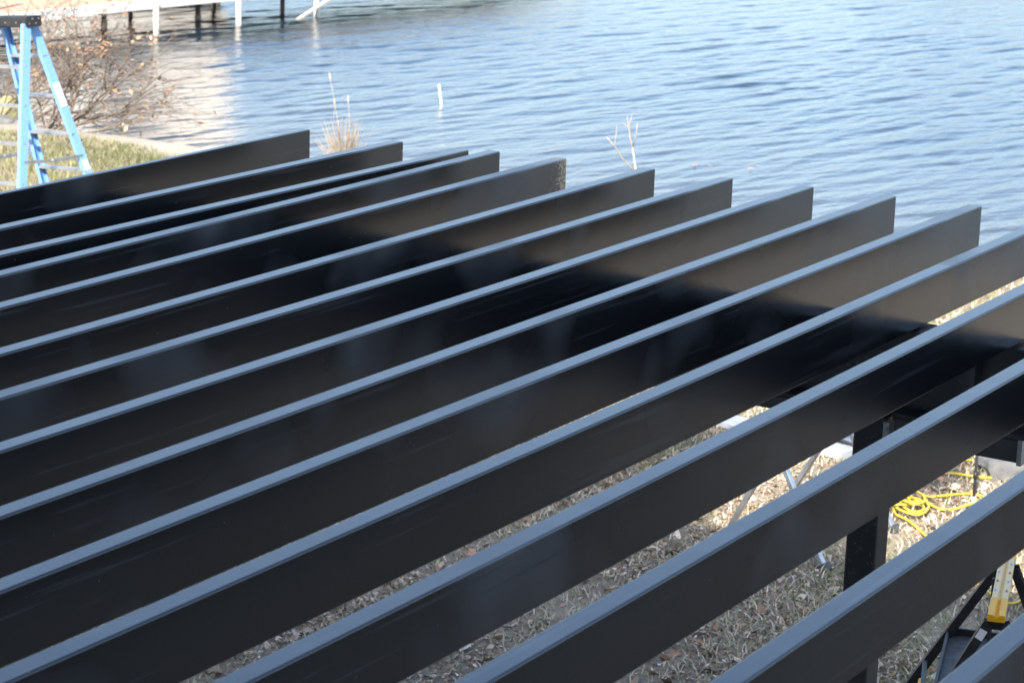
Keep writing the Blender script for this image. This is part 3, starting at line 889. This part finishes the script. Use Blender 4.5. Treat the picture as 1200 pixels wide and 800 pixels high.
tb = foot(402, 185)
tb = Vector((min(tb.x, 18.3), tb.y * min(1, 18.3 / tb.x), 0)); tb.z = gheight(tb.x, tb.y)
tuft = empty('dry_grass_tuft', tb, 'tan tuft of dry reed grass at the water edge behind the steel joists', 'grass tuft')
mb = MB(); mb2 = MB()
for k2 in range(150):
    a = random.random() * 6.283; r = abs(random.gauss(0, .05)); h = random.uniform(.30, .66); ln = random.gauss(0.12, .07)
    p0 = tb + Vector((math.cos(a) * r, math.sin(a) * r, -0.03)); dirv = Vector((math.cos(a), math.sin(a), 0))
    mb.tube([p0, p0 + dirv * ln * .4 + Vector((0, 0, h * .6)), p0 + dirv * ln + Vector((0, 0, h))], [0.004, 0.003, 0.0012], 4, False)
mb.build('blades', simple('straw', (0.19, 0.15, 0.11), (0.38, 0.31, 0.23), 0.8, 20), tuft)
for (x, y) in ((387, 92), (408, 118), (392, 122)):
    tpt = dep(x, y, (tb - EYE).dot(FW) + random.uniform(-.3, .3))
    p0 = tb + Vector((random.gauss(0, .05), random.gauss(0, .05), 0))
    stt = MB().tube(smooth_path([p0, p0.lerp(tpt, .5) + Vector((0, 0, .06)), tpt], 3), 0.0022, 4).build('stalk', M['palebark'], tuft)
    dd = (tpt - p0).normalized()
    MB().tube([tpt - dd * .03, tpt + dd * .01, tpt + dd * .06], [0.003, 0.011, 0.003], 6).build('seed_head', M['palebark'], stt)

p = gnd(519, 122, WATER)
stk = empty('marker_stake', p, 'thin white marker stake standing in the lake beyond the joists', 'stake')
lean = Vector((-0.03, 0.04, 0))
MB().tube([p + Vector((0, 0, -0.5)) - lean, p + Vector((0, 0, 0.22)) + lean], 0.012, 8).build('shaft', M['white'], stk, True)
MB().tube([p + Vector((0, 0, 0.22)) + lean, p + Vector((0, 0, 0.232)) + lean * 1.05], [0.0135, 0.010], 8).build('tip', M['white'], stk, True)
for (x, y, lb) in ((814, 193, 'small rusty leaf floating left of three others beyond the joist ends'), (832, 194, 'rusty leaf floating second from left beyond the joist ends'),
                   (880, 197, 'rusty floating leaf nearer to the eighth joist end'), (889, 194, 'rusty floating leaf rightmost of the four on the lake'),):
    p = gnd(x, y, WATER + 0.022)
    o = leaf_mesh('floating_leaf', np.array([tuple(p)]), 0.085, np.array([[0.42, 0.22, 0.15]]), M['leaf'], 0.15, None, None, 0.02)
    tag(o, lb, 'leaf', 'dead leaves floating on the lake')

# ------------------------------------------------------------------ dock and boathouse
DK = WATER + 0.50
O = gnd(60, 11, DK)                                   # near top edge of the deck
u = (gnd(150, 0, DK) - O).normalized(); u = Vector((1.0, -0.06, 0)).normalized()
v = Vector((-u.y, u.x, 0))
dock = empty('dock', (O.x, O.y, WATER), 'wooden dock with white edge board on piles at top left', 'dock')
MD = Matrix.Translation(Vector((O.x, O.y, 0))) @ Matrix((u.to_tuple() + (0,), v.to_tuple() + (0,), (0, 0, 1, 0), (0, 0, 0, 1))).transposed()
DL0, DL1, DW = -6.5, 13.0, 1.9
bw = 0.14
base_me = None
nb = int((DL1 - DL0) / bw)
for i in range(nb):
    x = DL0 + i * bw
    if base_me is None:
        o = MB().box((0.003, 0.02, -0.035), (bw - 0.004, DW, 0)).build('deck_board', M['deckwood'], None); base_me = o.data
    else:
        o = bpy.data.objects.new('deck_board', base_me); COL.objects.link(o)
    o.parent = dock; o.matrix_parent_inverse = Matrix.Translation(-dock.location)
    o.matrix_basis = MD @ Matrix.Translation((x, 0, DK))
MB().box((DL0, -0.03, DK - 0.135), (DL1, 0.018, DK - 0.002), MD).build('edge_board', M['white'], dock)
MB().box((DL0, DW + .002, DK - 0.135), (DL1, DW + 0.05, DK - 0.002), MD).build('edge_board', M['white'], dock)
for xx in np.arange(DL0 + 0.4, DL1, 1.2):
    MB().box((xx, 0.03, DK - 0.15), (xx + 0.05, DW - .01, DK - 0.037), MD).build('cross_bearer', M['pile'], dock)


def edge_y(x): return O.y + u.y / u.x * (x - O.x)


def pile(px_, yoff, mat, r, foot_white=False, htop=DK - 0.17):
    p = gnd(px_[0], px_[1], WATER)
    p = Vector((p.x, (edge_y(p.x) - 0.075) if yoff is None else p.y + yoff, 0))
    o = MB().tube([(p.x, p.y, WATER - 1.2), (p.x, p.y, htop)], r, 10).build('pile', mat, dock, True)
    if foot_white:
        MB().tube([(p.x, p.y, WATER - 0.2), (p.x, p.y, WATER + 0.09)], r * 1.25, 10).build('collar', M['pilewhite'], o, True)
    return p


pile((147, 37), None, M['pilewhite'], 0.042, False, DK - 0.02)
pile((122, 33), 0, M['pile'], 0.038, True)
pile((153, 22), 0, M['pile'], 0.034)
pile((257, 27.5), None, M['pilewhite'], 0.042, False, DK - 0.02)
pile((232, 24), 0, M['pile'], 0.038, True)
pile((251, 10), 0, M['pile'], 0.034)
pile((331, 15), 0, M['pile'], 0.036)
pile((357, 18), None, M['pilewhite'], 0.038, False, DK - 0.02)
a1 = gnd(320, 20, WATER); a2 = dep(346, 0, (gnd(331, 15, WATER) - EYE).dot(FW) - .1); a3 = a1 + (a2 - a1) * 1.7
a1.y = edge_y(a1.x) - 0.16; a3.y = edge_y(a3.x) - 0.16
MB().bar(a1, a3, 0.06, 0.04, (0, 1, 0)).build('diagonal_brace', M['pilewhite'], dock)
hp = dep(16, 12, (O - EYE).dot(FW) + .4)
hp = MD @ Vector((-1.05, 0.25, 0))
rp = MB().sweep(rrect(0.09, 0.09, 0.006, 1), (hp.x, hp.y, DK + .002), (hp.x, hp.y, DK + 1.0), (1, 0, 0)).build('rail_post', M['white'], dock)

MD = MD @ Matrix.Translation((5.2, DW + 3.2, 0)) @ Matrix.Rotation(math.radians(-38), 4, 'Z') @ Matrix.Translation((-5.0, -DW - 2.2, 0))
bh = empty('boathouse', (MD @ Vector((5.0, DW + 2.2, 0))), 'white boathouse standing beside the dock', 'boathouse')
b0, b1 = MD @ Vector((0, 0, 0)), None
wl = MB(); wl.box((2.6, DW + 0.25, WATER + 0.25), (7.4, DW + 4.2, 3.0), MD).build('wall', M['boathouse'], bh)
rf = MB(); pr = [(2.35, 2.95), (7.65, 2.95), (7.65, 3.05), (5.0, 4.1), (2.35, 3.05)]
for yy in (DW + 0.0, DW + 4.4): rf.v += [MD @ Vector((x, yy, z)) for x, z in pr]
rf.f += [(i, (i + 1) % 5, 5 + (i + 1) % 5, 5 + i) for i in range(5)] + [tuple(reversed(range(5))), tuple(range(5, 10))]
rf.build('roof', M['roof'], bh)
dr = MB(); dr.box((3.3, DW + 0.20, DK + 0.02), (4.2, DW + 0.248, 2.3), MD); dr.build('door', M['siding'], bh)
wn = MB(); wn.box((5.4, DW + 0.20, 1.2), (6.3, DW + 0.248, 2.1), MD); wno = wn.build('window', M['siding'], bh)
MB().box((5.48, DW + 0.19, 1.28), (6.22, DW + 0.199, 2.02), MD).build('pane', M['glass'], wno)
for x in (2.8, 5.0, 7.2):
    for yy in (DW + 0.5, DW + 3.9):
        c = MD @ Vector((x, yy, 0))
        MB().tube([(c.x, c.y, WATER - 1.2), (c.x, c.y, WATER + 0.26)], 0.09, 8).build('pile', M['pile'], bh, True)
